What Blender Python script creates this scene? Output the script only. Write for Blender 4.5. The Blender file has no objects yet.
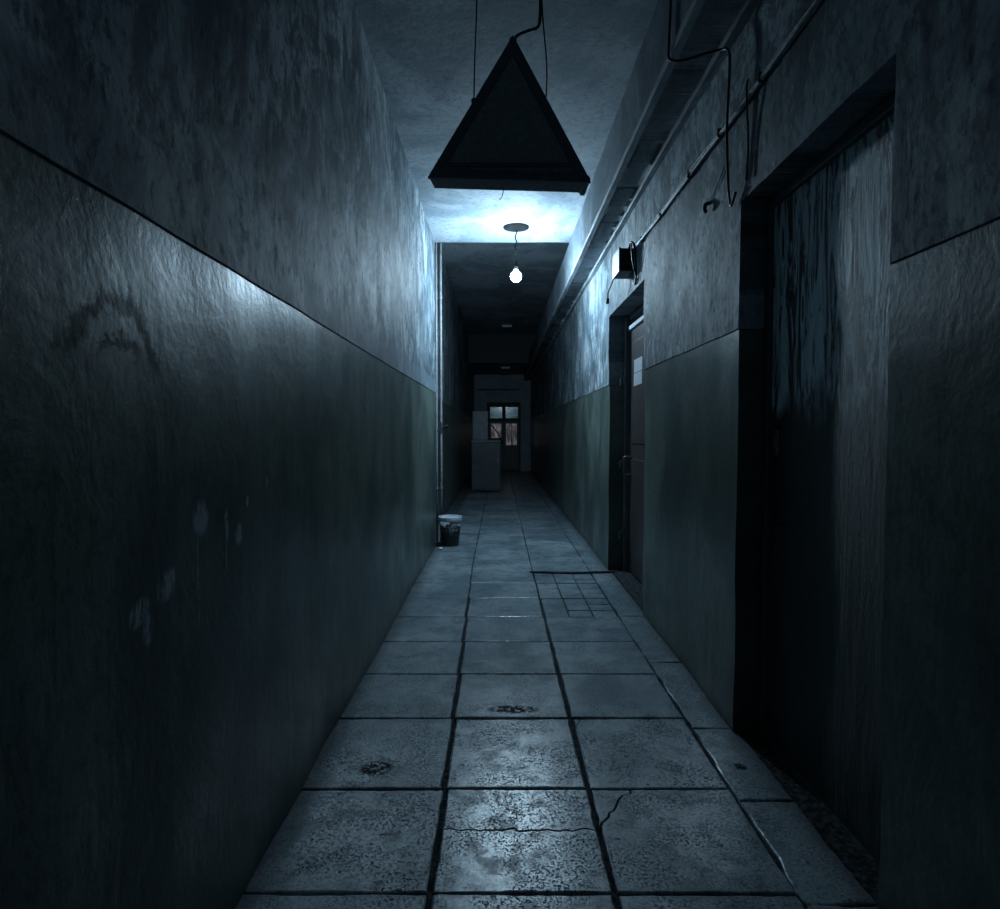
import bpy, bmesh, math, random
from mathutils import Vector, noise, Matrix
random.seed(7)
S = bpy.context.scene
COL = S.collection
PI = math.pi

# ------------------------------------------------------------------ camera, world, exposure
EYE = 1.25
cam_d = bpy.data.cameras.new('camera'); cam = bpy.data.objects.new('camera', cam_d); COL.objects.link(cam)
cam.location = (0, 0, EYE)
cam.rotation_euler = (math.radians(90 - 2.1), 0, 0)
cam_d.sensor_fit = 'HORIZONTAL'; cam_d.sensor_width = 36.0; cam_d.lens = 36 * 0.613
cam_d.clip_start = 0.05; cam_d.clip_end = 100
S.camera = cam
S.view_settings.view_transform = 'Standard'
S.view_settings.look = 'None'
S.view_settings.exposure = 0.0
S.view_settings.gamma = 1.0
S.view_settings.use_curve_mapping = False
w = bpy.data.worlds.new('world'); S.world = w; w.use_nodes = True
w.node_tree.nodes['Background'].inputs[0].default_value = (0.19, 0.37, 0.50, 1)
w.node_tree.nodes['Background'].inputs[1].default_value = 0.23
BULB_STRENGTH = 1230.0
BULB_COLOR = (0.56, 0.81, 1.0, 1)

# dimensions (metres): corridor runs along +Y
LX, RX = -0.70, 0.98
LX2 = -0.83
CZ, CZ2, CZ3 = 3.29, 3.80, 3.08
YC = 6.68          # where the left wall and ceiling step back
YB = 16.1          # where the ceiling drops again
YE = 19.65         # end wall
Y0 = -2.5
PL = 1.672         # height of the painted dado

# ------------------------------------------------------------------ helpers
def link(name, bm, mat, parent=None, smooth=False, bevel=0.0, recalc=True):
    if recalc: bmesh.ops.recalc_face_normals(bm, faces=bm.faces[:])
    me = bpy.data.meshes.new(name); bm.to_mesh(me); bm.free()
    o = bpy.data.objects.new(name, me); COL.objects.link(o)
    if mat: me.materials.append(mat)
    if smooth:
        for p in me.polygons: p.use_smooth = True
    if parent: o.parent = parent
    if bevel:
        m = o.modifiers.new('bevel', 'BEVEL'); m.width = bevel; m.segments = 2; m.limit_method = 'ANGLE'
    return o

def local(o, root):
    return o

def empty(name, loc):
    o = bpy.data.objects.new(name, None); COL.objects.link(o); o.location = loc
    o.empty_display_size = 0.05
    return o

def tag(o, label, cat, group=None):
    o['label'] = label; o['category'] = cat
    if group: o['group'] = group
    return o

def struct(o):
    o['kind'] = 'structure'; return o

def box(bm, x0, x1, y0, y1, z0, z1):
    v = [bm.verts.new(p) for p in ((x0,y0,z0),(x1,y0,z0),(x1,y1,z0),(x0,y1,z0),(x0,y0,z1),(x1,y0,z1),(x1,y1,z1),(x0,y1,z1))]
    for f in ((0,3,2,1),(4,5,6,7),(0,1,5,4),(1,2,6,5),(2,3,7,6),(3,0,4,7)):
        bm.faces.new([v[i] for i in f])
    return v

def boxes(*bs):
    bm = bmesh.new()
    for b in bs: box(bm, *b)
    return bm

def tube(bm, pts, r, n=8, caps=True):
    pts = [Vector(p) for p in pts]
    rings = []
    up = None
    for i, p in enumerate(pts):
        a = pts[max(i-1, 0)]; b = pts[min(i+1, len(pts)-1)]
        d = (b - a).normalized()
        if up is None:
            up = Vector((0,0,1)) if abs(d.z) < 0.9 else Vector((1,0,0))
        u = d.cross(up).normalized(); up = u.cross(d).normalized()
        rr = r[i] if isinstance(r, (list, tuple)) else r
        rings.append([bm.verts.new(p + (u*math.cos(2*PI*k/n) + up*math.sin(2*PI*k/n))*rr) for k in range(n)])
    for A, B in zip(rings, rings[1:]):
        for k in range(n):
            bm.faces.new((A[k], A[(k+1)%n], B[(k+1)%n], B[k]))
    if caps:
        bm.faces.new(rings[0]); bm.faces.new(rings[-1][::-1])
    return bm

def curve_pts(ctrl, n=8):
    """Catmull-Rom through the control points"""
    P = [Vector(c) for c in ctrl]; P = [2*P[0]-P[1]] + P + [2*P[-1]-P[-2]]
    out = []
    for i in range(1, len(P)-2):
        for k in range(n):
            t = k/n
            out.append(0.5*((2*P[i]) + (P[i+1]-P[i-1])*t + (2*P[i-1]-5*P[i]+4*P[i+1]-P[i+2])*t*t + (3*P[i]-P[i-1]-3*P[i+1]+P[i+2])*t**3))
    out.append(P[-2]); return out

def lathe(bm, prof, c=(0,0,0), n=32, close=False):
    rings = []
    for r, z in prof:
        if r < 1e-5: rings.append([bm.verts.new((c[0], c[1], c[2]+z))])
        else: rings.append([bm.verts.new((c[0]+r*math.cos(2*PI*k/n), c[1]+r*math.sin(2*PI*k/n), c[2]+z)) for k in range(n)])
    for A, B in zip(rings, rings[1:]):
        for k in range(n):
            if len(A) == 1 and len(B) == 1: continue
            if len(A) == 1: bm.faces.new((A[0], B[k], B[(k+1)%n]))
            elif len(B) == 1: bm.faces.new((A[k], A[(k+1)%n], B[0]))
            else: bm.faces.new((A[k], A[(k+1)%n], B[(k+1)%n], B[k]))
    return bm

def nz(x, y, z=0.0, s=1.0):
    return noise.noise(Vector((x*s, y*s, z*s)))

# ------------------------------------------------------------------ node helpers
class N:
    def __init__(self, name):
        self.m = bpy.data.materials.new(name); self.m.use_nodes = True
        self.t = self.m.node_tree; self.b = self.t.nodes['Principled BSDF']
        g = self.t.nodes.new('ShaderNodeTexCoord'); self.P = g.outputs['Object']
        self._sep = None
    def new(self, k): return self.t.nodes.new(k)
    def L(self, a, b): self.t.links.new(a, b)
    def setin(self, sock, v):
        if hasattr(v, 'links') or isinstance(v, bpy.types.NodeSocket): self.L(v, sock)
        else: sock.default_value = v
    def math(self, op, a, b=None, c=None, clamp=False):
        n = self.new('ShaderNodeMath'); n.operation = op; n.use_clamp = clamp
        self.setin(n.inputs[0], a)
        if b is not None: self.setin(n.inputs[1], b)
        if c is not None: self.setin(n.inputs[2], c)
        return n.outputs[0]
    def xyz(self):
        if not self._sep:
            s = self.new('ShaderNodeSeparateXYZ'); self.L(self.P, s.inputs[0]); self._sep = s.outputs
        return self._sep
    def scaled(self, s, off=(0,0,0)):
        n = self.new('ShaderNodeMapping'); self.L(self.P, n.inputs[0])
        n.inputs['Scale'].default_value = s; n.inputs['Location'].default_value = off
        return n.outputs[0]
    def noise(self, scale=(1,1,1), detail=6, rough=0.6, dist=0.0, off=(0,0,0)):
        n = self.new('ShaderNodeTexNoise'); self.L(self.scaled(scale, off), n.inputs['Vector'])
        n.inputs['Scale'].default_value = 1; n.inputs['Detail'].default_value = detail
        n.inputs['Roughness'].default_value = rough; n.inputs['Distortion'].default_value = dist
        return n.outputs[0]
    def ramp(self, f, a, b, va=0.0, vb=1.0):
        n = self.new('ShaderNodeMapRange'); n.interpolation_type = 'SMOOTHSTEP'; self.setin(n.inputs[0], f)
        n.inputs[1].default_value = a; n.inputs[2].default_value = b
        n.inputs[3].default_value = va; n.inputs[4].default_value = vb
        return n.outputs[0]
    def mix(self, f, a, b):
        n = self.new('ShaderNodeMix'); n.data_type = 'RGBA'; self.setin(n.inputs[0], f)
        for s, v in ((n.inputs[6], a), (n.inputs[7], b)):
            if isinstance(v, (tuple, list)): s.default_value = (*v[:3], 1)
            else: self.L(v, s)
        return n.outputs[2]
    def blob(self, y, z, ry, rz, ang=0.0):
        """soft elliptical mark centred at (y,z) of a wall"""
        X, Y, Z = self.xyz()
        dy = self.math('SUBTRACT', Y, y); dz = self.math('SUBTRACT', Z, z)
        if ang:
            c, s = math.cos(ang), math.sin(ang)
            dy, dz = (self.math('ADD', self.math('MULTIPLY', dy, c), self.math('MULTIPLY', dz, s)),
                      self.math('SUBTRACT', self.math('MULTIPLY', dz, c), self.math('MULTIPLY', dy, s)))
        a = self.math('POWER', self.math('DIVIDE', dy, ry), 2); b = self.math('POWER', self.math('DIVIDE', dz, rz), 2)
        return self.ramp(self.math('ADD', a, b), 1.0, 0.2)
    def bump(self, h, strength=0.5, dist=0.01, prev=None):
        n = self.new('ShaderNodeBump'); self.L(h, n.inputs['Height'])
        n.inputs['Strength'].default_value = strength; n.inputs['Distance'].default_value = dist
        if prev: self.L(prev, n.inputs['Normal'])
        return n.outputs[0]
    def done(self, col=None, rough=None, nrm=None, metal=0.0, spec=0.5):
        if col is not None:
            if isinstance(col, (tuple, list)): self.b.inputs['Base Color'].default_value = (*col[:3], 1)
            else: self.L(col, self.b.inputs['Base Color'])
        if rough is not None: self.setin(self.b.inputs['Roughness'], rough)
        if nrm is not None: self.L(nrm, self.b.inputs['Normal'])
        self.b.inputs['Metallic'].default_value = metal
        self.setin(self.b.inputs['Specular IOR Level'], spec)
        return self.m

def simple(name, col, rough=0.6, metal=0.0, var=0.35, s=30, spec=0.5, bump=0.2):
    n = N(name)
    f = n.ramp(n.noise((s, s, s), 5, 0.65), 0.35, 0.7)
    dark = tuple(c*(1-var) for c in col)
    return n.done(n.mix(f, dark, col), rough, n.bump(n.noise((s*3,)*3, 4), bump, 0.002), metal, spec)

def wall_mat(name, side):
    n = N(name); X, Y, Z = n.xyz()
    # upper limewash with soot, streaks and damp
    big = n.noise((0.0, 0.9, 0.8), 5, 0.6, 0.6, (side*3.1, 0.4, 0))
    streak = n.noise((0, 5.5, 1.1), 7, 0.72, 1.2, (0, side*2.0, 1.7))
    fine = n.noise((35, 35, 22), 8, 0.75)
    blot = n.noise((3, 3.2, 2.4), 9, 0.74, 0.8, (side, 0, 0))
    up = n.mix(n.ramp(big, 0.40, 0.60), (0.20, 0.26, 0.295), (0.42, 0.47, 0.50))
    cloud = n.noise((0, 2.6, 1.6), 10, 0.70, 0.9, (0, side*4.0, 9.0))
    up = n.mix(n.math('MULTIPLY', n.ramp(cloud, 0.46, 0.57), 0.62), up, (0.075, 0.105, 0.125))
    zone = n.ramp(n.noise((0, 0.9, 0.8), 3, 0.5, 0.3, (0, side*7.0, 2.0)), 0.40, 0.56)
    zone = n.math('MAXIMUM', zone, n.math('MULTIPLY', n.blob(2.7, 2.55, 1.1, 0.75), 0.9))
    blot2 = n.noise((0, 6.0, 3.6), 10, 0.72, 0.7, (0, side, 5))
    fleck = n.noise((0, 24, 13), 5, 0.7, 0.5)
    patch = n.math('MULTIPLY', n.ramp(n.noise((0, 3.4, 2.3), 9, 0.66, 0.9, (0, side*9, 3)), 0.495, 0.545), n.math('ADD', 0.2, n.math('MULTIPLY', zone, 0.8)))
    up = n.mix(n.math('MULTIPLY', patch, 0.72), up, (0.05, 0.07, 0.082))
    soot = n.math('MULTIPLY', n.ramp(blot2, 0.49, 0.57), n.math('ADD', 0.25, n.math('MULTIPLY', zone, 0.75)))
    soot = n.math('MAXIMUM', soot, n.math('MULTIPLY', n.math('MULTIPLY', n.ramp(streak, 0.52, 0.60), n.ramp(blot, 0.45, 0.52)), 0.8))
    soot = n.math('MAXIMUM', soot, n.math('MULTIPLY', n.ramp(fleck, 0.56, 0.63), n.math('ADD', 0.35, n.math('MULTIPLY', zone, 0.6))))
    up = n.mix(n.math('MULTIPLY', soot, 0.82), up, (0.035, 0.05, 0.06))
    up = n.mix(n.math('MULTIPLY', n.ramp(fine, 0.50, 0.58), 0.45), up, (0.07, 0.095, 0.11))
    if side < 0:   # smoother band straight above the dado
        edge = n.math('ADD', Z, n.math('MULTIPLY', n.noise((0, 1.2, 1.2), 4), 0.16))
        band = n.ramp(edge, PL + 0.24, PL + 0.20)
        up = n.mix(n.math('MULTIPLY', band, 0.70), up, (0.15, 0.185, 0.215))
    else:
        for (y, z, ry, rz) in ((3.0, 2.05, 0.42, 0.30), (3.35, 2.38, 0.30, 0.2)):
            m = n.math('MULTIPLY', n.blob(y, z, ry, rz), n.ramp(n.noise((0, 14, 8), 9, 0.8, 1.0), 0.45, 0.6))
            up = n.mix(n.math('MULTIPLY', m, 0.7), up, (0.05, 0.065, 0.08))
    # dado oil paint
    d1 = n.noise((0, 1.6, 1.0), 6, 0.6, 0.5, (5, side, 0))
    dst = n.noise((0, 9, 0.8), 8, 0.75, 0.6)
    lo = n.mix(n.ramp(d1, 0.38, 0.62), (0.05, 0.075, 0.070), (0.135, 0.17, 0.15))
    lo = n.mix(n.math('MULTIPLY', n.ramp(dst, 0.50, 0.60), 0.5), lo, (0.055, 0.065, 0.06))
    lo = n.mix(n.math('MULTIPLY', n.ramp(fine, 0.49, 0.58), 0.40), lo, (0.05, 0.06, 0.055))
    if side < 0:
        marks = None   # pale plaster splashes with runs, rubbed arc
        for (y, z, ry, rz, a) in ((1.42, 1.05, .045, .05, .2), (1.55, 1.01, .016, .055, 0), (1.62, .98, .03, .035, .3), (1.68, 1.06, .012, .02, 0), (1.83, 1.1, .01, .02, 0),
                                  (1.27, .93, .05, .035, .6), (1.17, .90, .045, .03, .5), (1.20, .86, .02, .04, 0), (1.405, .92, .004, .15, 0), (1.55, .92, .003, .06, 0)):
            b = n.blob(y, z, ry, rz, a)
            marks = b if marks is None else n.math('MAXIMUM', marks, b)
        marks = n.math('MULTIPLY', marks, n.ramp(n.noise((0, 42, 12), 5, 0.7), 0.42, 0.56))
        lo = n.mix(n.math('MULTIPLY', marks, 0.8), lo, (0.40, 0.46, 0.50))
        r = n.math('SQRT', n.math('ADD', n.math('POWER', n.math('MULTIPLY', n.math('SUBTRACT', Y, 1.12), 1.0), 2), n.math('POWER', n.math('SUBTRACT', Z, 1.36), 2)))
        r = n.math('ADD', r, n.math('MULTIPLY', n.math('SUBTRACT', n.noise((0, 14, 14), 7, 0.7), 0.42), 0.13))
        ring = n.math('MULTIPLY', n.ramp(n.math('ABSOLUTE', n.math('SUBTRACT', r, 0.135)), 0.034, 0.006), n.ramp(Z, 1.34, 1.40))
        ring2 = n.math('MULTIPLY', n.ramp(n.math('ABSOLUTE', n.math('SUBTRACT', r, 0.075)), 0.012, 0.004), n.ramp(Z, 1.35, 1.42))
        lo = n.mix(n.math('MULTIPLY', n.math('MAXIMUM', ring, ring2), 0.9), lo, (0.03, 0.037, 0.035))
    zz = n.math('ADD', Z, n.math('MULTIPLY', n.noise((0, 3, 0), 5), 0.006))
    isup = n.ramp(zz, PL - 0.0015, PL + 0.0015)
    line = n.ramp(n.math('ABSOLUTE', n.math('SUBTRACT', zz, PL - 0.001)), 0.0045, 0.002)
    shade_line = n.math('MULTIPLY', line, n.ramp(Y, 6.4, 5.0, 0.15, 0.85))  # shadow below the upper plaster's edge, put into the colour as a dark line
    col = n.mix(isup, lo, up)
    col = n.mix(shade_line, col, (0.02, 0.022, 0.02))
    # darker ragged band along the wall foot
    foot_band = n.math('MULTIPLY', n.ramp(n.math('ADD', Z, n.math('MULTIPLY', n.noise((0, 6, 2), 6, .7), 0.10)), 0.13, 0.04), 0.6)
    col = n.mix(foot_band, col, (0.025, 0.03, 0.03))
    rough = n.math('ADD', n.math('MULTIPLY', isup, 0.30), n.math('ADD', 0.20, n.math('MULTIPLY', n.noise((0, 4, 3), 6), 0.30)))
    b = n.bump(n.noise((1.8, 5, 4), 7, 0.60, 0.8), 0.32, 0.012)
    b = n.bump(n.noise((60, 60, 50), 4, 0.6), 0.45, 0.0016, b)
    sp = n.math('SUBTRACT', n.math('SUBTRACT', 0.46, n.math('MULTIPLY', isup, 0.32)), n.math('MULTIPLY', n.ramp(fine, 0.50, 0.60), 0.12))
    if side < 0: sp = n.math('MULTIPLY', sp, n.math('SUBTRACT', 1.0, n.math('MULTIPLY', n.math('MAXIMUM', ring, ring2), 0.85)))
    return n.done(col, rough, b, 0, sp)

def ceil_mat():
    n = N('ceiling_plaster')
    a = n.noise((1.5, 1.2, 1), 7, 0.65, 0.5); f = n.noise((26, 26, 26), 8, 0.75)
    c = n.mix(n.ramp(a, 0.42, 0.58), (0.19, 0.24, 0.275), (0.33, 0.38, 0.42))
    X, Y, Z = n.xyz()
    c = n.mix(n.math('MULTIPLY', n.ramp(f, 0.50, 0.60), 0.40), c, (0.09, 0.12, 0.135))
    c = n.mix(n.math('MULTIPLY', n.ramp(n.noise((4, 3, 3), 9, .8, 1), 0.60, 0.68), 0.5), c, (0.05, 0.07, 0.08))
    return n.done(c, 0.8, n.bump(n.noise((20, 20, 20), 8, 0.7), 0.5, 0.006), 0, 0.3)

def slab_mat():
    n = N('concrete_slab')
    big = n.noise((1.7, 1.7, 1), 6, 0.62, 0.5); mid = n.noise((9, 9, 9), 9, 0.72, 0.4)
    fine = n.noise((90, 90, 90), 7, 0.8)
    c = n.mix(n.ramp(big, 0.40, 0.60), (0.17, 0.225, 0.26), (0.33, 0.39, 0.425))
    c = n.mix(n.math('MULTIPLY', n.ramp(mid, 0.46, 0.62), 0.50), c, (0.08, 0.105, 0.125))
    c = n.mix(n.math('MULTIPLY', n.ramp(fine, 0.50, 0.57), 0.65), c, (0.035, 0.048, 0.058))
    vor = n.new('ShaderNodeTexVoronoi'); n.L(n.scaled((24, 24, 24)), vor.inputs['Vector']); vor.inputs['Scale'].default_value = 1
    pit = n.math('MULTIPLY', n.ramp(vor.outputs['Distance'], 0.20, 0.10), n.ramp(n.noise((6, 6, 6), 5), 0.48, 0.60))
    c = n.mix(n.math('MULTIPLY', pit, 0.85), c, (0.02, 0.025, 0.03))
    X, Y, Z = n.xyz()
    def spot(x, y, rx, ry):
        a = n.math('POWER', n.math('DIVIDE', n.math('SUBTRACT', X, x), rx), 2); b = n.math('POWER', n.math('DIVIDE', n.math('SUBTRACT', Y, y), ry), 2)
        return n.math('MULTIPLY', n.ramp(n.math('ADD', a, b), 1.0, 0.3), n.ramp(n.noise((30, 30, 30), 6, .8), 0.44, 0.49))
    st = n.math('MAXIMUM', spot(-0.46, 2.24, 0.075, 0.06), spot(0.90, 2.25, 0.03, 0.03))
    st = n.math('MAXIMUM', st, spot(0.06, 2.72, 0.14, 0.05))
    speck = n.math('MULTIPLY', n.ramp(n.noise((120, 120, 120), 4, 0.7), 0.53, 0.60), n.ramp(n.noise((5, 5, 5), 4, 0.6), 0.38, 0.60))
    c = n.mix(n.math('MULTIPLY', speck, 0.75), c, (0.02, 0.028, 0.034))
    c = n.mix(st, c, (0.01, 0.012, 0.014))
    # dirt built up against both walls
    side = n.math('MAXIMUM', n.ramp(n.math('ADD', X, n.math('MULTIPLY', n.noise((5, 5, 5), 6, .7), 0.18)), LX + 0.22, LX + 0.08), n.ramp(n.math('SUBTRACT', X, n.math('MULTIPLY', n.noise((5, 5, 5), 6, .7), 0.14)), RX - 0.18, RX - 0.04))
    c = n.mix(n.math('MULTIPLY', side, 0.75), c, (0.045, 0.052, 0.055))
    dull = n.math('MAXIMUM', n.math('MAXIMUM', st, n.math('MULTIPLY', speck, 0.9)), n.math('MAXIMUM', n.math('MULTIPLY', side, 0.8), n.math('MULTIPLY', n.ramp(mid, 0.47, 0.62), 0.30)), clamp=True)
    r = n.math('ADD', 0.28, n.math('MULTIPLY', dull, 0.5))
    sp = n.math('SUBTRACT', 0.58, n.math('MULTIPLY', dull, 0.52))
    b = n.bump(n.noise((12, 12, 12), 5, 0.6), 0.3, 0.004)
    b = n.bump(fine, 0.5, 0.0006, b)
    b = n.bump(n.math('MULTIPLY', n.math('MAXIMUM', pit, speck), -1.0), 0.6, 0.003, b)
    return n.done(c, r, b, 0, sp)

def dirt_mat():
    n = N('joint_dirt')
    c = n.mix(n.ramp(n.noise((40, 40, 40), 6, .7), .4, .65), (0.012, 0.014, 0.016), (0.06, 0.07, 0.075))
    return n.done(c, 0.95, n.bump(n.noise((70, 70, 70), 6), 0.9, 0.008), 0, 0.1)

def door_mat():
    n = N('peeling_door_paint_lit_top'); X, Y, Z = n.xyz()
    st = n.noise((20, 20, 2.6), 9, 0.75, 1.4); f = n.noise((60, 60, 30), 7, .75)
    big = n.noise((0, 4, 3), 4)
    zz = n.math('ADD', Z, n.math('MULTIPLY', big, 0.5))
    upper = n.ramp(zz, 1.52, 1.68)  # bulb light put into the colour: paint paler above, darker green below
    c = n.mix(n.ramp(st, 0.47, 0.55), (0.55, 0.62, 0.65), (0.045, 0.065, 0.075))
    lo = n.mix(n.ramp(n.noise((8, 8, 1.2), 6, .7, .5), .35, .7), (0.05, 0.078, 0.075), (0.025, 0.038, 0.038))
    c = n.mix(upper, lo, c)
    c = n.mix(n.math('MULTIPLY', n.ramp(f, 0.55, 0.7), 0.4), c, (0.02, 0.025, 0.03))
    h = n.math('ADD', n.math('MULTIPLY', st, 1.0), n.math('MULTIPLY', f, 0.4))
    return n.done(c, n.math('ADD', 0.22, n.math('MULTIPLY', f, 0.25)), n.bump(h, 0.9, 0.012), 0, 0.9)

M = {}
M['wall_l'] = wall_mat('limewash_and_oil_paint_left', -1)
M['wall_r'] = wall_mat('limewash_and_oil_paint_right', 1)
M['ceil'] = ceil_mat()
M['slab'] = slab_mat()
M['dirt'] = dirt_mat()
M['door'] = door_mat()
M['jamb'] = simple('dark_frame_paint', (0.085, 0.105, 0.115), 0.5, s=14)
M['black'] = simple('black_metal', (0.018, 0.023, 0.027), 0.55, s=40, spec=0.35)
M['signpanel'] = simple('soot_black_panel', (0.36, 0.38, 0.38), 0.85, s=60, spec=0.2)
M['signrim'] = simple('dull_black_rim', (0.13, 0.165, 0.19), 0.5, s=40)
M['rubber'] = simple('black_rubber', (0.012, 0.014, 0.016), 0.5, s=80)
M['palecable'] = simple('pale_dusty_cable', (0.46, 0.50, 0.52), 0.5, s=30, var=0.6)
M['pipe'] = simple('painted_steel_pipe', (0.34, 0.37, 0.38), 0.4, s=18, var=0.3)
M['brown'] = simple('dark_brown_door_skin', (0.050, 0.042, 0.040), 0.42, s=9, var=0.45)
M['greyframe'] = simple('grey_frame_paint', (0.13, 0.145, 0.15), 0.5, s=14)
M['steel'] = simple('worn_steel', (0.30, 0.32, 0.34), 0.35, 0.9, s=40)
M['paper'] = simple('white_paper', (0.72, 0.76, 0.80), 0.8, s=9, var=0.12, bump=0.05)
M['boxgrey'] = simple('grey_plastic_box', (0.085, 0.10, 0.11), 0.5, s=20)
M['white'] = simple('white_plastic', (0.62, 0.68, 0.74), 0.42, s=20, var=0.18)
M['cab'] = simple('dull_cabinet_enamel', (0.06, 0.078, 0.09), 0.5, s=7, var=0.4)
M['cab2'] = simple('pale_cabinet_enamel', (0.15, 0.185, 0.21), 0.5, s=7, var=0.35)
M['dark'] = simple('black_wood', (0.02, 0.022, 0.024), 0.6, s=15)
M['rose'] = simple('matt_dark_rose', (0.012, 0.013, 0.014), 0.95, s=20, spec=0.05)  # near-black matt tone, also on the cord and socket
M['far_wall'] = simple('far_wall_plaster', (0.36, 0.42, 0.46), 0.8, s=3, var=0.3)

def duct_mat():
    n = N('duct_board')
    a = n.noise((5, 2.2, 5), 8, .7, .6); f = n.noise((45, 45, 45), 6, .75)
    rip = n.noise((0.8, 9, 1), 5, .6, 1.5)
    c = n.mix(n.ramp(a, .42, .58), (0.28, 0.33, 0.36), (0.48, 0.54, 0.57))
    c = n.mix(n.math('MULTIPLY', n.ramp(f, .52, .7), .5), c, (0.05, 0.06, 0.065))
    b = n.bump(rip, 0.8, 0.03)
    return n.done(c, 0.55, n.bump(f, 0.4, 0.003, b), 0, 0.5)
M['duct'] = duct_mat()
def rail_mat():
    n = N('duct_rail_paint')
    a = n.noise((20, 3, 20), 8, .7, .6)
    c = n.mix(n.ramp(a, .42, .6), (0.30, 0.34, 0.37), (0.12, 0.14, 0.155))
    return n.done(c, 0.45, n.bump(a, .3, .004), 0, .5)
M['rail'] = rail_mat()

def emis(name, col, strength):
    m = bpy.data.materials.new(name); m.use_nodes = True
    b = m.node_tree.nodes['Principled BSDF']
    b.inputs['Base Color'].default_value = (0.8, 0.8, 0.8, 1)
    b.inputs['Emission Color'].default_value = (*col[:3], 1); b.inputs['Emission Strength'].default_value = strength
    return m
M['bulb'] = emis('glowing_bulb_glass', BULB_COLOR, BULB_STRENGTH)

# ------------------------------------------------------------------ walls
def seq(a, b, step):
    k = max(1, round((b-a)/step)); return [a + (b-a)*i/k for i in range(k)]

def make_wall(name, mat, side, segs, zmax_of, openings, thick=0.30):
    """side -1 left, +1 right; segs: list of (y0, y1, x, ztop); returns one mesh"""
    bm = bmesh.new()
    for (y0, y1, x0, zt) in segs:
        cuts = sorted({y0, y1} | {v for o in openings for v in o[:2] if y0 < v < y1})
        ys = []
        for a, b in zip(cuts, cuts[1:]): ys += seq(a, b, 0.06 if b < 8 else 0.2)
        ys.append(y1)
        zc = sorted({0.0, PL-0.004, PL+0.001, zt} | {v for o in openings for v in o[2:4] if 0 < v < zt})
        zs = []
        for a, b in zip(zc, zc[1:]): zs += seq(a, b, 0.07)
        zs.append(zt)
        g = {}
        for i, y in enumerate(ys):
            for j, z in enumerate(zs):
                d = 0.010*nz(y, z, side*5, 0.9) + 0.006*nz(y, z, 3+side, 3.1)
                for (a, b, c, e) in openings:   # ragged arrises round the openings
                    if abs(z-e) < 0.02 and a-0.05 < y < b+0.05: d *= 0.6
                step = 0.0 if z < PL - 0.001 else -0.004*side
                yy, zz = y, z
                for (a, b, c, e) in openings:
                    if (abs(y-a) < 1e-4 or abs(y-b) < 1e-4) and z < e+.001: yy = y + 0.005*nz(z, side, y, 9)
                    if abs(z-e) < 1e-4 and a-.001 <= y <= b+.001: zz = z + 0.006*nz(y, side, z, 8)
                g[i, j] = bm.verts.new((x0 + d + step, yy, zz))
        for i in range(len(ys)-1):
            for j in range(len(zs)-1):
                ym, zm = (ys[i]+ys[i+1])/2, (zs[j]+zs[j+1])/2
                if any(a < ym < b and c <= zm < e for (a, b, c, e) in openings): continue
                q = (g[i,j], g[i+1,j], g[i+1,j+1], g[i,j+1])
                bm.faces.new(q if side < 0 else q[::-1])
    bm.edges.ensure_lookup_table()
    bmesh.ops.delete(bm, geom=[v for v in bm.verts if not v.link_faces], context='VERTS')
    be = [e for e in bm.edges if len(e.link_faces) == 1]
    r = bmesh.ops.extrude_edge_only(bm, edges=be)
    for v in [q for q in r['geom'] if isinstance(q, bmesh.types.BMVert)]:
        v.co.x = (RX + thick) if side > 0 else (LX2 - thick + 0.1)
    bm.normal_update()
    o = link(name, bm, mat, recalc=False)
    for p in o.data.polygons: p.use_smooth = False
    me = o.data
    # smooth the rendered face only
    for p in me.polygons:
        if abs(p.normal.x) > 0.9: p.use_smooth = False
    return struct(o)

D1 = (1.55, 2.52, 0.0, 2.185)      # near iron door opening
D2 = (4.17, 5.52, 0.0, 2.28)     # brown door opening
make_wall('wall_left', M['wall_l'], -1, [(Y0, YC, LX, CZ), (YC, YE, LX2, CZ2)], None, [])
make_wall('wall_right', M['wall_r'], 1, [(Y0, YE, RX, CZ2)], None, [D1, D2])
# return face where the left wall steps back
bm = bmesh.new()
# ceiling: lower slab, riser, upper slab, drop
prof = [(Y0, CZ), (YC, CZ), (YC, CZ2), (YB, CZ2), (YB, CZ3), (YE, CZ3)]
def sub_plane(bm, x0, x1, y0, y1, z, st=0.12, amp=0.006, zt=None):
    xs = seq(x0, x1, st) + [x1]; ys = seq(y0, y1, st) + [y1]
    g = [[bm.verts.new((x, y, z + amp*nz(x, y, z, 2.0))) for y in ys] for x in xs]
    for i in range(len(xs)-1):
        for j in range(len(ys)-1): bm.faces.new((g[i][j], g[i][j+1], g[i+1][j+1], g[i+1][j]))
sub_plane(bm, LX-0.14, RX+0.02, Y0, YC, CZ)
box(bm, LX-0.14, RX+0.02, Y0, YC, CZ+0.012, CZ2+0.2)
box(bm, LX2-0.02, RX+0.02, YC, YB, CZ2, CZ2+0.2)
box(bm, LX2-0.02, RX+0.02, YB, YE, CZ3, CZ2+0.2)
struct(link('ceiling', bm, M['ceil'], recalc=False))

# end wall with the opening for the glazed door, frieze ledge
EX0, EX1, EZ = -0.42, 0.66, 2.20
bm = boxes((LX2, EX0, YE, YE+0.25, 0, CZ3), (EX1, RX, YE, YE+0.25, 0, CZ3), (EX0, EX1, YE, YE+0.25, EZ, CZ3))
struct(link('wall_far', bm, M['far_wall']))
struct(link('drop_shade_board', boxes((LX2, RX, YB-.03, YB, CZ3-.03, CZ2)), M['dark'], bevel=.004))  # dark board added over the ceiling drop so the face looks shaded
struct(link('trim_1', boxes((-0.72, 0.62, YE-0.03, YE, 2.58, 2.62)), M['dark'], bevel=0.004))

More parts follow.
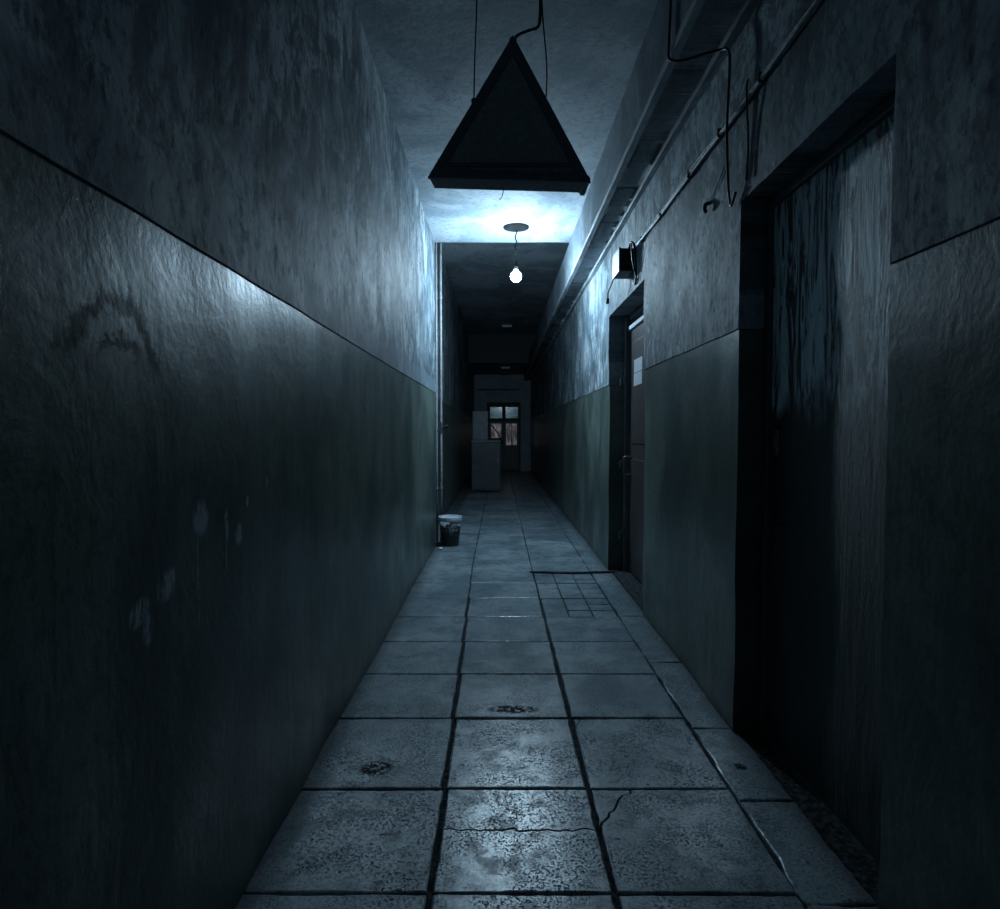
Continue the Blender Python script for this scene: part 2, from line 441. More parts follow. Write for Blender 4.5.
# ------------------------------------------------------------------ floor: slabs with open joints over dirt, one mesh
def slab(bm, poly, top, h=0.05, tilt=(0, 0), bev=0.006, rag=0.0035):
    """poly: convex-ish outline, refined with ragged edges and a worn rounded arris"""
    pts = []
    for a, b in zip(poly, poly[1:]+poly[:1]):
        a = Vector(a); b = Vector(b); L = (b-a).length; k = max(1, int(L/0.022))
        nrm = Vector((-(b-a).y, (b-a).x)).normalized() if L > 0 else Vector((0, 0))
        for i in range(k):
            p = a + (b-a)*i/k
            p = p + nrm*rag*(nz(p.x, p.y, 1.3, 34) + 1.1*nz(p.x, p.y, 7, 9))*(1 if i else 0.3)
            pts.append(p)
    c = sum(pts, Vector((0, 0)))/len(pts)
    def ring(inset, z):
        out = []
        for p in pts:
            d = (c-p); l = d.length; q = p + d*min(inset/l*1.2, .4) if l > 0 else p
            out.append(bm.verts.new((q.x, q.y, z + (q.x-c.x)*tilt[0] + (q.y-c.y)*tilt[1])))
        return out
    R = [ring(0, -h), ring(0, top-bev), ring(bev*0.35, top-bev*0.3), ring(bev*1.1, top)]
    n = len(pts)
    for A, B in zip(R, R[1:]):
        for k in range(n): bm.faces.new((A[k], A[(k+1)%n], B[(k+1)%n], B[k]))
    bm.faces.new(R[-1])
def jag(a, b, k=14, amp=0.008, seed=0):
    a = Vector(a); b = Vector(b); n = Vector((-(b-a).y, (b-a).x)).normalized(); out = []
    for i in range(k+1):
        t = i/k; out.append(a + (b-a)*t + n*amp*(nz(t*6, seed, 0, 1.7)*1.6 + nz(t*21, seed, 2, 1.0)))
    return out

bm = bmesh.new()
rows = [Y0 + 0.0, -1.85, -1.35, -0.85, -0.35, 0.15, 0.65, 1.15, 1.62, 2.11, 2.64, 3.13, 3.62, 4.11, 4.58, 5.05, 5.45, 5.95, 6.40, 6.90, 7.42, 7.95, 8.5, 9.0, 9.5, 10.0, 10.5, 11.0, 11.5, 12, 12.5, 13, 13.5, 14, 14.5, 15, 15.5, 16, 16.5, 17, 17.5, 18, 18.5, 19, YE]
for i, (ya, yb) in enumerate(zip(rows, rows[1:])):
    lx = LX if ya < YC-0.2 else LX2
    sh = max(-0.017*max(0, (ya-1.6)), -0.07)
    cols = [lx-0.02, -0.19+sh, 0.312+sh*0.3, 0.806]
    for c in range(3):
        xa, xb = cols[c], cols[c+1]
        g = 0.0045 + 0.002*random.random(); gy = 0.004
        gx = 0.0085 if ya < 4.2 else 0.004
        k = 1.0 if ya < 3 else 0.3
        z = -0.004*k*random.random(); tl = (random.uniform(-.004, .004)*k, random.uniform(-.005, .005)*k)
        x0, x1, y0, y1 = xa+(gx if c else 0), xb-gx*(1 if c < 2 else .35), ya+gy, yb-gy
        if c == 2 and 4.1 < ya < 5.4:
            # patch of small tiles
            nx, ny = 3, 3
            for a in range(nx):
                for b in range(ny):
                    ux0 = x0+(x1-x0)*a/nx; ux1 = x0+(x1-x0)*(a+1)/nx; vy0 = y0+(y1-y0)*b/ny; vy1 = y0+(y1-y0)*(b+1)/ny
                    slab(bm, [(ux0+.004, vy0+.005), (ux1-.004, vy0+.005), (ux1-.004, vy1-.005), (ux0+.004, vy1-.005)], z-0.002-0.003*random.random(), bev=0.003, rag=0.002, tilt=(random.uniform(-.01, .01), random.uniform(-.01, .01)))
            continue
        if c == 1 and abs(ya-1.62) < .01:
            ck = jag((x0, 1.885), (x1, 1.885), 26, 0.011, 3)
            slab(bm, [(x0, y0), (x1, y0)] + [(p.x, p.y-0.0022) for p in reversed(ck)], z, tilt=tl, bev=0.004)
            slab(bm, [(p.x, p.y+0.0022) for p in ck] + [(x1, y1), (x0, y1)], z-0.002, tilt=tl, bev=0.004)
            continue
        if c == 2 and abs(ya-1.62) < .01:
            ck = jag((x0, 1.90), (x0+0.13, y1), 12, 0.010, 8)
            slab(bm, [(x0, y0), (x1, y0), (x1, y1)] + [(p.x+.002, p.y-.002) for p in reversed(ck)], z, tilt=tl, bev=0.004)
            slab(bm, [(p.x-.002, p.y+.002) for p in ck] + [(x0, y1)], z-0.003, tilt=tl, bev=0.003)
            continue
        slab(bm, [(x0, y0), (x1, y0), (x1, y1), (x0, y1)], z, tilt=tl)
# right-hand infill strip with its own joints
rs = [Y0, -1.6, -0.7, 0.2, 1.1, 1.58, 2.04, 2.55, 3.3, 4.14, 5.5, 6.4, 7.3, 8.2, 9.1, 10, 11, 12, 13, 14, 15, 16, 17, 18, 19, YE]
for ya, yb in zip(rs, rs[1:]):
    xr = RX+0.02
    s1 = 0.806
    slab(bm, [(s1+0.008, ya+.003), (xr, ya+.003), (xr, yb-.003), (s1+0.006, yb-.003)], -0.001-0.004*random.random(), rag=0.007)
floor = struct(link('floor', bm, M['slab'], recalc=False))
bm = boxes((LX2-0.05, RX+0.32, Y0, YE+0.3, -0.12, -0.015))
dirt = link('floor_joint_dirt', bm, M['dirt'], parent=floor)
# worn sills in the two right-hand doorways
bm = bmesh.new()
slab(bm, [(RX+0.02, D1[0]+.005), (RX+.25, D1[0]+.005), (RX+.25, D1[1]-.005), (RX+.02, D1[1]-.005)], -0.003, bev=.008, rag=.006)
slab(bm, [(RX+0.02, D2[0]+.005), (RX+.25, D2[0]+.005), (RX+.25, D2[1]-.005), (RX+.02, D2[1]-.005)], 0.004, bev=.008, rag=.006)
link('door_sill', bm, M['dirt'], parent=floor, recalc=False)

# ------------------------------------------------------------------ door 1: near iron door in the right wall
XD1 = 1.095
r = empty('door_1', (XD1, 2.0, 0)); struct(r)
def child(name, bm, mat, root, **k):
    bmesh.ops.translate(bm, verts=bm.verts[:], vec=-Vector(root.location))
    return link(name, bm, mat, parent=root, **k)
bm = boxes((XD1-0.02, XD1+0.14, D1[1]-0.045, D1[1]-.004, 0, D1[3]-.008), (XD1-0.02, XD1+0.14, D1[0]+.004, D1[0]+0.03, 0, D1[3]-.008), (XD1-0.02, XD1+0.14, D1[0]+.03, D1[1]-0.045, D1[3]-0.045, D1[3]-.008))
child('door_frame', bm, M['jamb'], r, bevel=.004)
bm = bmesh.new()   # leaf: dented sheet with a welded lower fold
ys = seq(D1[0]+.015, D1[1]-.02, .03)+[D1[1]-.02]; zs = seq(.002, D1[3]-.025, .04)+[D1[3]-.025]
g = [[bm.verts.new((XD1 + .006*nz(y, z, 4, 2.5), y, z)) for z in zs] for y in ys]
for i in range(len(ys)-1):
    for j in range(len(zs)-1): bm.faces.new((g[i][j], g[i][j+1], g[i+1][j+1], g[i+1][j]))
bmesh.ops.solidify(bm, geom=bm.faces[:], thickness=-0.035)
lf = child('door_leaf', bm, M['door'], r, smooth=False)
lf.location = (0, 0, 0)
bm = boxes((XD1-0.012, XD1+.002, D1[1]-.125, D1[1]-.085, 1.16, 1.26), (XD1-0.016, XD1-.01, D1[1]-.112, D1[1]-.098, 1.19, 1.23))
child('lock_plate', bm, M['steel'], r, bevel=.002)
bm = bmesh.new(); tube(bm, [(XD1-.005, 2.33, 1.02), (XD1-.045, 2.33, 1.02), (XD1-.045, 2.33, .90), (XD1-.005, 2.33, .90)], .006)
child('pull_handle', bm, M['black'], r)
for z in (.35, 1.1, 1.95):
    bm = bmesh.new(); tube(bm, [(XD1-.008, D1[0]+.034, z-.05), (XD1-.008, D1[0]+.034, z+.05)], .009, 10)
    child('hinge', bm, M['black'], r, smooth=True)

# ------------------------------------------------------------------ door 2: brown door further on
XD2 = 1.16
r = empty('door_2', (XD2, 4.85, 0)); struct(r)
zt = D2[3]-.01
bm = boxes((XD2-.05, XD2+.10, 5.44, 5.513, 0, zt), (XD2-.02, XD2+.10, D2[0]+.008, D2[0]+.05, 0, zt), (XD2-.02, XD2+.10, D2[0]+.05, 5.44, 2.235, zt))
child('door_frame', bm, M['greyframe'], r, bevel=.004)
bm = boxes((XD2-.01, XD2+.035, D2[0]+.055, 5.435, .02, 2.13))
box(bm, XD2-.018, XD2-.008, D2[0]+.14, 5.33, 1.15, 2.02); box(bm, XD2-.018, XD2-.008, D2[0]+.14, 5.33, .18, 1.02)
child('door_leaf', bm, M['brown'], r, bevel=.005)
child('transom_bar', boxes((XD2-.03, XD2+.03, D2[0]+.055, 5.435, 2.14, 2.175)), M['white'], r, bevel=.003)
child('transom_light', boxes((XD2, XD2+.01, D2[0]+.055, 5.435, 2.177, 2.233)), M['dark'], r)
for z in (1.72, .99, .36):
    bm = boxes((XD2-.062, XD2-.05, 5.45, 5.505, z-.035, z+.035))
    tube(bm, [(XD2-.055, 5.44, z), (XD2-.095, 5.43, z), (XD2-.095, 5.43, z-.06)], .009, 8)
    child('latch', bm, M['steel'], r, bevel=.002)
bm = bmesh.new(); tube(bm, curve_pts([(XD2-.01, 5.36, 1.03), (XD2-.07, 5.36, 1.03), (XD2-.075, 5.36, .96), (XD2-.07, 5.36, .88), (XD2-.01, 5.36, .88)], 5), .009, 8)
child('pull_handle', bm, M['steel'], r, smooth=True)
# two notices pinned on the brown door
for k, (z0, z1, lab) in enumerate(((1.75, 1.86, 'white notice on the brown door, upper of the two sheets'), (1.64, 1.745, 'white notice on the brown door, lower of the two sheets'))):
    bm = bmesh.new(); xs = seq(4.94, 5.24, .02)+[5.24]
    rows_ = [[bm.verts.new((XD2-.0195-.003*abs(nz(y, z, k, 12)), y+.004*(k), z)) for z in (z0, (z0+z1)/2, z1)] for y in xs]
    for A, B in zip(rows_, rows_[1:]):
        for j in range(2): bm.faces.new((A[j], A[j+1], B[j+1], B[j]))
    bmesh.ops.solidify(bm, geom=bm.faces[:], thickness=.0006)
    tag(link('paper_notice', bm, M['paper']), lab, 'notice', 'paper sheets on the brown door')

# ------------------------------------------------------------------ door 3: glazed double door in the end wall
r = empty('door_3', (.1, YE, 0)); struct(r)
yd = YE+.05
bm = boxes((EX0, EX0+.06, yd, yd+.12, 0, EZ), (EX1-.05, EX1, yd, yd+.12, 0, EZ), (EX0+.06, EX1-.05, yd, yd+.12, EZ-.06, EZ), (EX0+.06, EX1-.05, yd, yd+.12, 1.60, 1.69))
child('door_frame', bm, M['dark'], r, bevel=.004)
M['pane_top'] = None
def pane_mat(name, col, st, sc, seed):
    n = N(name)
    f = n.noise((sc[0], 1, sc[1]), 4, .6, .4, (seed, 0, seed))
    fm = n.ramp(f, .38, .68, .15, 1.0)
    n.b.inputs['Base Color'].default_value = (.03, .04, .05, 1); n.b.inputs['Roughness'].default_value = .15
    n.b.inputs['Emission Color'].default_value = (*col, 1)
    n.L(n.math('MULTIPLY', fm, st), n.b.inputs['Emission Strength'])
    return n.m
child('light_block_panel', boxes((EX0-.15, EX1+.15, YE+.252, YE+.28, -.05, EZ+.15)), M['dark'], r)  # unseen panel added behind the door to stop world light leaking through the gaps
pt = pane_mat('night_glass_blue', (.12, .38, .50), .13, (3, 11), 3.0)
pb = pane_mat('night_glass_pale', (.62, .57, .64), .19, (9, 3), 8.0)
def glazed_leaf(x0, x1, panes, solid_to):
    return
# toplights
for (x0, x1) in ((-.32, .07), (.18, .58)):
    child('transom_pane', boxes((x0, x1, yd+.05, yd+.06, 1.695, 2.05)), pt, r)
    child('sash', boxes((x0-.04, x0, yd+.02, yd+.09, 1.69, 2.14), (x1, x1+.04, yd+.02, yd+.09, 1.69, 2.14), (x0, x1, yd+.02, yd+.09, 2.05, 2.14)), M['dark'], r, bevel=.003)
# leaves
for (x0, x1, zb) in ((-.36, .115, 1.06), (.125, .61, .83)):
    lf = child('door_leaf', boxes((x0, x0+.07, yd+.01, yd+.06, .02, 1.6), (x1-.07, x1, yd+.01, yd+.06, .02, 1.6), (x0+.07, x1-.07, yd+.01, yd+.06, 1.52, 1.6),
               (x0+.07, x1-.07, yd+.01, yd+.06, zb-.08, zb), (x0+.07, x1-.07, yd+.025, yd+.05, .12, zb-.08), (x0+.07, x1-.07, yd+.01, yd+.06, .02, .12)), M['jamb'], r, bevel=.003)
    child('glass_pane', boxes((x0+.07, x1-.07, yd+.03, yd+.036, zb, 1.52)), pb, r)
bm = bmesh.new(); tube(bm, [(-.30, yd-.02, 1.50), (-.06, yd-.02, 1.20), (.10, yd-.02, .85)], .018, 8)
child('diagonal_brace', bm, M['dark'], r)
bm = bmesh.new(); tube(bm, [(.36, yd+.0, 1.52), (.36, yd+.0, .83)], .012, 8); child('glazing_bar', bm, M['dark'], r)

# ------------------------------------------------------------------ boxed duct along the right wall under the ceiling
DX0, DZ0, DZ1 = 0.743, 2.885, 3.275
r = tag(empty('boxed_duct', (DX0, 3.0, DZ0)), 'long grey boxed duct running along the top of the right wall', 'duct')
YD1 = 19.0
bm = bmesh.new()
ys = seq(Y0, YD1, .12)+[YD1]; zs = [DZ0+.01, DZ0+.13, DZ0+.26, DZ1]
g = [[bm.verts.new((DX0+.004*nz(y, z, 0, 3), y, z)) for z in zs] for y in ys]
for i in range(len(ys)-1):
    for j in range(3): bm.faces.new((g[i][j], g[i+1][j], g[i+1][j+1], g[i][j+1]))
bmesh.ops.solidify(bm, geom=bm.faces[:], thickness=-0.02)
child('side_panel', bm, M['ceil'], r)
child('top_panel', boxes((DX0+.02, RX-.012, YC+.01, YD1, DZ1-.02, DZ1-.001)), M['ceil'], r)
y = Y0; k = 0
while y < YD1-.1:
    ye = min(y+.67, YD1); bm = bmesh.new()
    xs = seq(DX0+.03, RX-.035, .04)+[RX-.035]; yy = seq(y+.003, ye-.003, .035)+[ye-.003]
    tz = random.uniform(-.003, .002); 
    g = [[bm.verts.new((x, v, DZ0+.012+tz + .007*nz(x*1.2, v*4.5, k, 1.6) - .003*math.sin(PI*(v-y)/(ye-y)))) for v in yy] for x in xs]
    for i in range(len(xs)-1):
        for j in range(len(yy)-1): bm.faces.new((g[i][j], g[i][j+1], g[i+1][j+1], g[i+1][j]))
    bmesh.ops.solidify(bm, geom=bm.faces[:], thickness=0.006)
    child('bottom_panel', bm, M['duct'], r, smooth=True)
    y = ye; k += 1
child('rail', boxes((DX0-.006, DX0+.034, Y0, YD1, DZ0-.012, DZ0+.022)), M['rail'], r, bevel=.003)
bm = boxes((RX-.046, RX-.002, Y0, YD1, DZ0-.02, DZ0+.02))
child('rail', bm, M['rail'], r, bevel=.003)

# ------------------------------------------------------------------ cables
# black rubber cable wrapped round the duct and down the wall
pts = curve_pts([(DX0-.012, 2.66, 3.27), (DX0-.012, 2.69, 3.10), (DX0-.013, 2.71, 2.92), (DX0-.006, 2.715, 2.862), (DX0+.06, 2.71, 2.858), (.86, 2.67, 2.856), (.925, 2.63, 2.852), (.938, 2.58, 2.82), (.936, 2.555, 2.74), (.934, 2.57, 2.50), (.945, 2.58, 2.28), (.957, 2.585, 2.20), (.958, 2.57, 2.19), (.958, 2.53, 2.225)], 6)
bm = bmesh.new(); tube(bm, pts, .0055, 8)
tag(link('rubber_cable', bm, M['rubber'], smooth=True), 'black cable looped under the duct and down beside the near iron door', 'cable')
pts = curve_pts([(.950, 2.40, 2.60), (.948, 2.405, 2.58), (.952, 2.41, 2.50), (.963, 2.42, 2.35), (.964, 2.44, 2.235)], 6)
bm = bmesh.new(); tube(bm, pts, .004, 8)
tag(link('thin_wire', bm, M['rubber'], smooth=True), 'short thin dark wire hanging from the pale wall cable above the iron door corner', 'wire')
# pale cable bundle clipped along the right wall
r = tag(empty('cable_run', (RX, 2.5, 2.55)), 'pale bundle of old cables clipped along the upper right wall', 'cable')
for c in range(3):
    ctrl = []
    y = -1.5
    while y < 4.15:
        ctrl.append((RX-.020-.006*(c % 2), y, 2.545 + .006*c + .016*nz(y, c*3.3, 0, 1.8) + (.016*nz(y, c, 4, 1.1) if c == 2 else 0)))
        y += .19
    ctrl.append((RX-.03, 4.30, 2.545+.006*c))
    bm = bmesh.new(); tube(bm, curve_pts(ctrl, 3), (.0075, .005, .0035)[c], 8)
    child('cable', bm, M['palecable'] if c < 2 else M['rubber'], r, smooth=True)
for y in (1.2, 1.75, 2.3, 2.72, 3.15, 3.7, 4.2):
    child('clip', boxes((RX-.034, RX-.008, y-.006, y+.006, 2.535, 2.57)), M['black'], r, bevel=.002)
# hook with a bit of wire on the wall
r = tag(empty('wall_hook', (RX-.01, 2.86, 2.32)), 'small dark hook with a wire tail on the stained right wall', 'hook')
bm = bmesh.new(); tube(bm, curve_pts([(RX-.004, 2.88, 2.31), (RX-.025, 2.88, 2.305), (RX-.032, 2.88, 2.285), (RX-.026, 2.88, 2.265)], 5), .009, 8); child('hook', bm, M['black'], r, smooth=True)
bm = bmesh.new(); tube(bm, curve_pts([(RX-.012, 2.87, 2.315), (RX-.014, 2.78, 2.34), (RX-.012, 2.70, 2.385), (RX-.012, 2.64, 2.40)], 5), .0025, 6); child('wire_tail', bm, M['rubber'], r)

# junction box
r = tag(empty('junction_box', (RX, 4.62, 2.52)), 'dark square junction box above the brown door', 'electrical box')
child('housing', boxes((RX-.105, RX-.006, 4.50, 4.74, 2.42, 2.585)), M['boxgrey'], r, bevel=.005)
child('cover', boxes((RX-.118, RX-.105, 4.495, 4.745, 2.415, 2.59)), M['boxgrey'], r, bevel=.003)
child('cable_plate', boxes((RX-.098, RX-.012, 4.492, 4.50, 2.427, 2.578)), M['black'], r, bevel=.002)
bm = bmesh.new(); tube(bm, curve_pts([(RX-.05, 4.485, 2.56), (RX-.05, 4.42, 2.60), (RX-.035, 4.36, 2.56), (RX-.03, 4.35, 2.44), (RX-.02, 4.37, 2.34), (RX-.016, 4.42, 2.31), (RX-.016, 4.48, 2.33)], 6), .008, 8)
child('cable_loop', bm, M['rubber'], r, smooth=True)
bm = bmesh.new(); tube(bm, curve_pts([(RX-.03, 4.485, 2.54), (RX-.05, 4.40, 2.585), (RX-.06, 4.33, 2.50), (RX-.05, 4.33, 2.42), (RX-.018, 4.33, 2.31)], 6), .005, 8)
child('cable_loop', bm, M['rubber'], r, smooth=True)
# dangling flex beyond the box
r = tag(empty('dangling_flex', (RX-.05, 4.9, 2.6)), 'short dark flex with a connector dangling beyond the junction box', 'wire')
bm = bmesh.new(); tube(bm, curve_pts([(RX-.10, 4.745, 2.47), (RX-.10, 4.79, 2.45), (RX-.11, 4.84, 2.40), (RX-.12, 4.92, 2.36), (RX-.12, 4.94, 2.31)], 6), .006, 8); child('wire', bm, M['rubber'], r, smooth=True)
child('connector', boxes((RX-.132, RX-.108, 4.93, 4.955, 2.275, 2.315)), M['black'], r, bevel=.003)

# ------------------------------------------------------------------ hanging triangular light box
SY, ST = 2.50, 0.135
A = Vector((-.292, 0, 2.272)); B = Vector((.368, 0, 2.253)); C = Vector((.052, 0, 2.832))
r = tag(empty('triangular_sign', ((A.x+B.x)/2, SY, 2.28)), 'black triangular sign box hanging from the ceiling on two wires', 'sign')
def tri_ring(s, y):
    c = (A+B+C)/3
    return [Vector((c.x+(p.x-c.x)*s, y, c.z+(p.z-c.z)*s)) for p in (A, B, C)]
def prism(bm, s0, s1, y0, y1, caps=True):
    a = [bm.verts.new(p) for p in tri_ring(s0, y0)]; b = [bm.verts.new(p) for p in tri_ring(s1, y1)]
    for i in range(3): bm.faces.new((a[i], a[(i+1)%3], b[(i+1)%3], b[i]))
    bm.faces.new(a[::-1]); bm.faces.new(b)
bm = bmesh.new(); prism(bm, .985, .955, SY+.012, SY+ST)
child('housing', bm, M['signrim'], r, bevel=.003)
bm = bmesh.new()          # front rim: triangular ring
o_, i_ = tri_ring(1.0, SY), tri_ring(.80, SY); o2, i2 = tri_ring(1.0, SY+.02), tri_ring(.80, SY+.02)
V = [[bm.verts.new(p) for p in q] for q in (o_, i_, i2, o2)]
for a, b in ((0, 1), (1, 2), (2, 3), (3, 0)):
    for k in range(3): bm.faces.new((V[a][k], V[a][(k+1)%3], V[b][(k+1)%3], V[b][k]))
child('rim', bm, M['signrim'], r, bevel=.003)
bm = bmesh.new(); prism(bm, .81, .81, SY+.008, SY+.013); child('front_panel', bm, M['signpanel'], r)
bm = boxes((-.21, .29, SY-.004, SY+.008, 2.315, 2.330)); child('lower_lip', bm, M['signrim'], r, bevel=.002)
for p, d in ((B, .016), (C, .016)):
    bm = bmesh.new(); q = p + ((A+B+C)/3-p)*.06
    tube(bm, [(q.x, SY-.004, q.z), (q.x, SY+ST+.004, q.z)], d, 6); child('corner_cap', bm, M['signrim'], r, bevel=.003)
for (xb, xt, zb) in ((-.106, -.092, 2.605), (.187, .172, 2.592)):
    bm = bmesh.new(); tube(bm, curve_pts([(xb, SY+.05, zb), (xb+.003, SY+.05, zb+.15), (xt-.002, SY+.05, zb+.4), (xt, SY+.05, CZ)], 4), .0032, 6)
    child('suspension_wire', bm, M['rubber'], r)
    bm = bmesh.new(); tube(bm, [(xb, SY+.035, zb-.012), (xb, SY+.065, zb-.012)], .011, 8); child('eye_bolt', bm, M['black'], r)
bm = bmesh.new(); tube(bm, curve_pts([(.05, SY+.05, 2.825), (.07, SY+.05, 2.858), (.115, SY+.05, 2.878), (.150, SY+.05, 2.89), (.162, SY+.05, 2.925), (.165, SY+.05, 3.05), (.17, SY+.05, CZ)], 6), .0065, 8)
child('power_cable', bm, M['rubber'], r, smooth=True)
bm = bmesh.new(); tube(bm, curve_pts([(.015, SY+.09, 2.285), (.012, SY+.09, 2.24), (-.002, SY+.09, 2.215)], 4), .0016, 5)
child('loose_wire', bm, M['rubber'], r)

# ------------------------------------------------------------------ bare hanging bulb
BX, BY = 0.16, 6.18
BZ = 2.82
r = tag(empty('pendant_bulb', (BX, BY, CZ)), 'bare glowing bulb on a twisted cord under a round ceiling rose', 'lamp')
bm = bmesh.new(); lathe(bm, [(0, -.035), (.02, -.034), (.035, -.026), (.075, -.016), (.128, -.010), (.132, 0.006)], (BX, BY, CZ), 32); child('ceiling_rose', bm, M['rose'], r, smooth=True)
ctrl = [(BX, BY, CZ-.03)]
for i in range(1, 12):
    z = CZ-.03-(CZ-.03-BZ-.10)*i/12
    ctrl.append((BX+.008*math.sin(i*1.9)-.008*i/12, BY+.005*math.cos(i*1.4), z))
ctrl.append((BX, BY, BZ+.10))
bm = bmesh.new(); tube(bm, curve_pts(ctrl, 4), .0055, 8); child('cord', bm, M['rose'], r, smooth=True)
bm = bmesh.new(); lathe(bm, [(0, .105), (.012, .103), (.019, .09), (.021, .05), (.019, .044), (0, .044)], (BX, BY, BZ), 20); child('socket', bm, M['rose'], r, smooth=True)
bm = bmesh.new(); lathe(bm, [(0, .045), (.015, .045), (.018, .036), (.034, .024), (.050, .004), (.056, -.018), (.050, -.042), (.034, -.062), (.016, -.071), (0, -.073)], (BX, BY, BZ), 24); child('bulb', bm, M['bulb'], r, smooth=True)

# small ceiling lights, unlit
for k, (x, y, z, lab) in enumerate(((.16, 14.6, CZ2, 'nearer unlit pale ceiling light far down the corridor'), (.15, 17.1, CZ3, 'farther unlit pale ceiling light close to the end wall'))):
    r = tag(empty('ceiling_light', (x, y, z)), lab, 'ceiling light', 'unlit ceiling lights')
    child('base', boxes((x-.14, x+.14, y-.06, y+.06, z-.025, z)), M['boxgrey'], r, bevel=.004)
    bm = boxes((x-.12, x+.12, y-.05, y+.05, z-.075, z-.025)); child('diffuser', bm, M['white'], r, bevel=.015)

# ------------------------------------------------------------------ riser pipes at the step of the left wall
for k, (x, rr, lab) in enumerate(((-.714, .011, 'thin vertical riser pipe against the left wall corner'), (-.664, .013, 'vertical riser pipe with a black valve handle, right of the thin one'))):
    y = 6.92
    r = tag(empty('riser_pipe', (x, y, 0)), lab, 'pipe', 'riser pipes at the left corner')
    bm = bmesh.new(); tube(bm, [(x, y, -.0), (x, y, 1.0), (x+.001, y, 2.0), (x, y, CZ2)], rr, 14); child('pipe', bm, M['pipe'], r, smooth=True)
    for z in (.62, 1.66, 2.75):
        bm = bmesh.new(); tube(bm, [(x, y, z-.012), (x, y, z+.012)], rr+.005, 14); child('collar', bm, M['pipe'], r)
    bm = bmesh.new(); lathe(bm, [(rr, .012), (rr+.006, .008), (rr+.008, 0)], (x, y, 0), 18); child('floor_flange', bm, M['pipe'], r)
    if k == 1:
        bm = bmesh.new(); tube(bm, [(x, y, 1.24), (x, y, 1.36)], rr+.008, 10); tube(bm, [(x, y-.01, 1.30), (x+.05, y-.01, 1.30)], .010, 8)
        child('valve_body', bm, M['steel'], r)
        bm = bmesh.new(); tube(bm, [(x+.03, y-.01, 1.31), (x+.085, y-.01, 1.315)], .018, 10); tube(bm, [(x+.05, y-.01, 1.29), (x+.05, y-.01, 1.335)], .012, 8)
        child('valve_handle', bm, M['black'], r, bevel=.002)
    else:
        bm = bmesh.new(); tube(bm, [(x, y, 1.27), (x+.015, y-.014, 1.275), (-.696, y-.014, 1.278)], .005, 8); child('branch_pipe', bm, M['pipe'], r)

# ------------------------------------------------------------------ bucket
def label_mat():
    n = N('bucket_print'); X, Y, Z = n.xyz()
    f = n.noise((26, 26, 9), 4, .6); row = n.math('ABSOLUTE', n.math('SINE', n.math('MULTIPLY', Z, 62)))
    t = n.math('MULTIPLY', n.ramp(f, .48, .56), n.ramp(row, .45, .6))
    z1 = n.math('ADD', Z, n.math('MULTIPLY', n.noise((11, 11, 0), 2), .12))
    top = n.ramp(z1, .285, .30)
    c = n.mix(n.math('MULTIPLY', n.math('MULTIPLY', t, n.ramp(Z, .12, .16)), .35), (.012, .016, .02), (.4, .46, .5))
    c = n.mix(top, c, (.40, .48, .52))
    return n.done(c, .4)
bx, by = -.550, 6.735
r = tag(empty('bucket', (bx, by, 0)), 'small black paint bucket with a white rim beside the left pipes', 'bucket')
bm = bmesh.new(); lathe(bm, [(0, .004), (.085, .004), (.09, .0), (.094, .01), (.122, .30), (.119, .30), (.09, .02), (0, .015)], (bx, by, 0), 32); child('body', bm, label_mat(), r, smooth=True)
bm = bmesh.new(); lathe(bm, [(.1215, .272), (.127, .275), (.127, .288), (.131, .29), (.132, .318), (.125, .322), (.116, .318), (.116, .300), (0, .302)], (bx, by, 0), 32); child('lid', bm, M['white'], r, smooth=False)
ctrl = [(bx+.131*math.cos(a), by+.131*math.sin(a)-.006*math.sin(t*PI), .27-.06*math.sin(t*PI)) for t in [i/10 for i in range(11)] for a in [PI+PI*t]]
bm = bmesh.new(); tube(bm, ctrl, .0025, 6); child('handle', bm, M['steel'], r)
bm = bmesh.new(); bmesh.ops.create_icosphere(bm, subdivisions=2, radius=.016)
for v in bm.verts: v.co *= 1+.35*nz(*v.co, 60)
bmesh.ops.scale(bm, verts=bm.verts[:], vec=(1.3, 1, .7)); bmesh.ops.translate(bm, verts=bm.verts[:], vec=(-.63, 6.50, .011))
tag(link('plaster_crumb', bm, M['white']), 'small white crumb on the floor at the foot of the left pipes', 'debris')

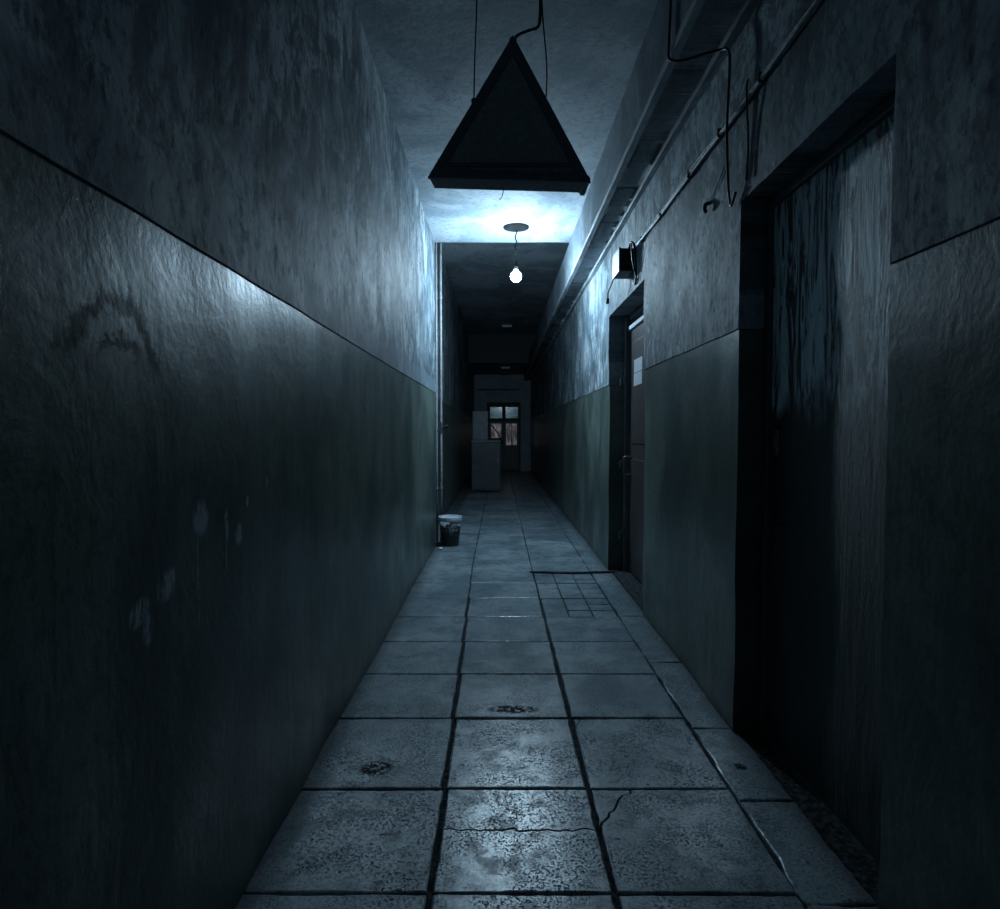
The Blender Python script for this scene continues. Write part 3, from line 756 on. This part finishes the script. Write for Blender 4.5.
# ------------------------------------------------------------------ bar across the floor
bm = bmesh.new()
ctrl = [(.265, 5.42, .008), (.45, 5.40, .010), (.62, 5.385, .008), (.80, 5.40, .011), (1.05, 5.43, .014)]
pts = curve_pts(ctrl, 5)
for a, b in zip(pts, pts[1:]): pass
V = []
for p in pts:
    hz = .012+.004*nz(p.x, 0, 0, 9)
    V.append([bm.verts.new((p.x, p.y+dy, z)) for dy, z in ((-.022, 0), (-.018, hz), (.018, hz), (.022, 0))])
for a, b in zip(V, V[1:]):
    for k in range(4): bm.faces.new((a[k], a[(k+1)%4], b[(k+1)%4], b[k]))
bm.faces.new(V[0]); bm.faces.new(V[-1][::-1])
tag(link('floor_bar', bm, M['black'], bevel=.002), 'dark flat bar lying across the floor up to the brown door', 'bar')

# ------------------------------------------------------------------ cabinet and box at the far end
r = tag(empty('cabinet', (-.29, 12.78, 0)), 'waist-high grey cabinet standing far off at the left', 'cabinet')
x0, x1, y0, y1 = -.585, .01, 12.56, 13.0
child('body', boxes((x0, x1, y0+.02, y1, .05, 1.04)), M['cab'], r, bevel=.006)
child('worktop', boxes((x0-.01, x1+.01, y0-.01, y1, 1.04, 1.08)), M['cab2'], r, bevel=.004)
d = child('door', boxes((x0+.015, x1-.015, y0, y0+.02, .08, 1.02)), M['cab'], r, bevel=.004)
bm = boxes((x1-.06, x1-.045, y0-.02, y0, .60, .74)); bmesh.ops.translate(bm, verts=bm.verts[:], vec=-Vector(r.location)); link('handle', bm, M['steel'], parent=d, bevel=.002)
for lx in (x0+.03, x1-.03):
    for ly in (y0+.05, y1-.04): child('foot', boxes((lx-.02, lx+.02, ly-.02, ly+.02, 0, .05)), M['dark'], r)
r = tag(empty('metal_box', (-.41, 12.8, 1.08)), 'pale upright metal box standing on the grey cabinet', 'box')
child('body', boxes((-.565, -.245, 12.62, 12.95, 1.081, 1.68)), M['cab2'], r, bevel=.006)
child('door', boxes((-.555, -.255, 12.605, 12.62, 1.095, 1.665)), M['cab2'], r, bevel=.004)
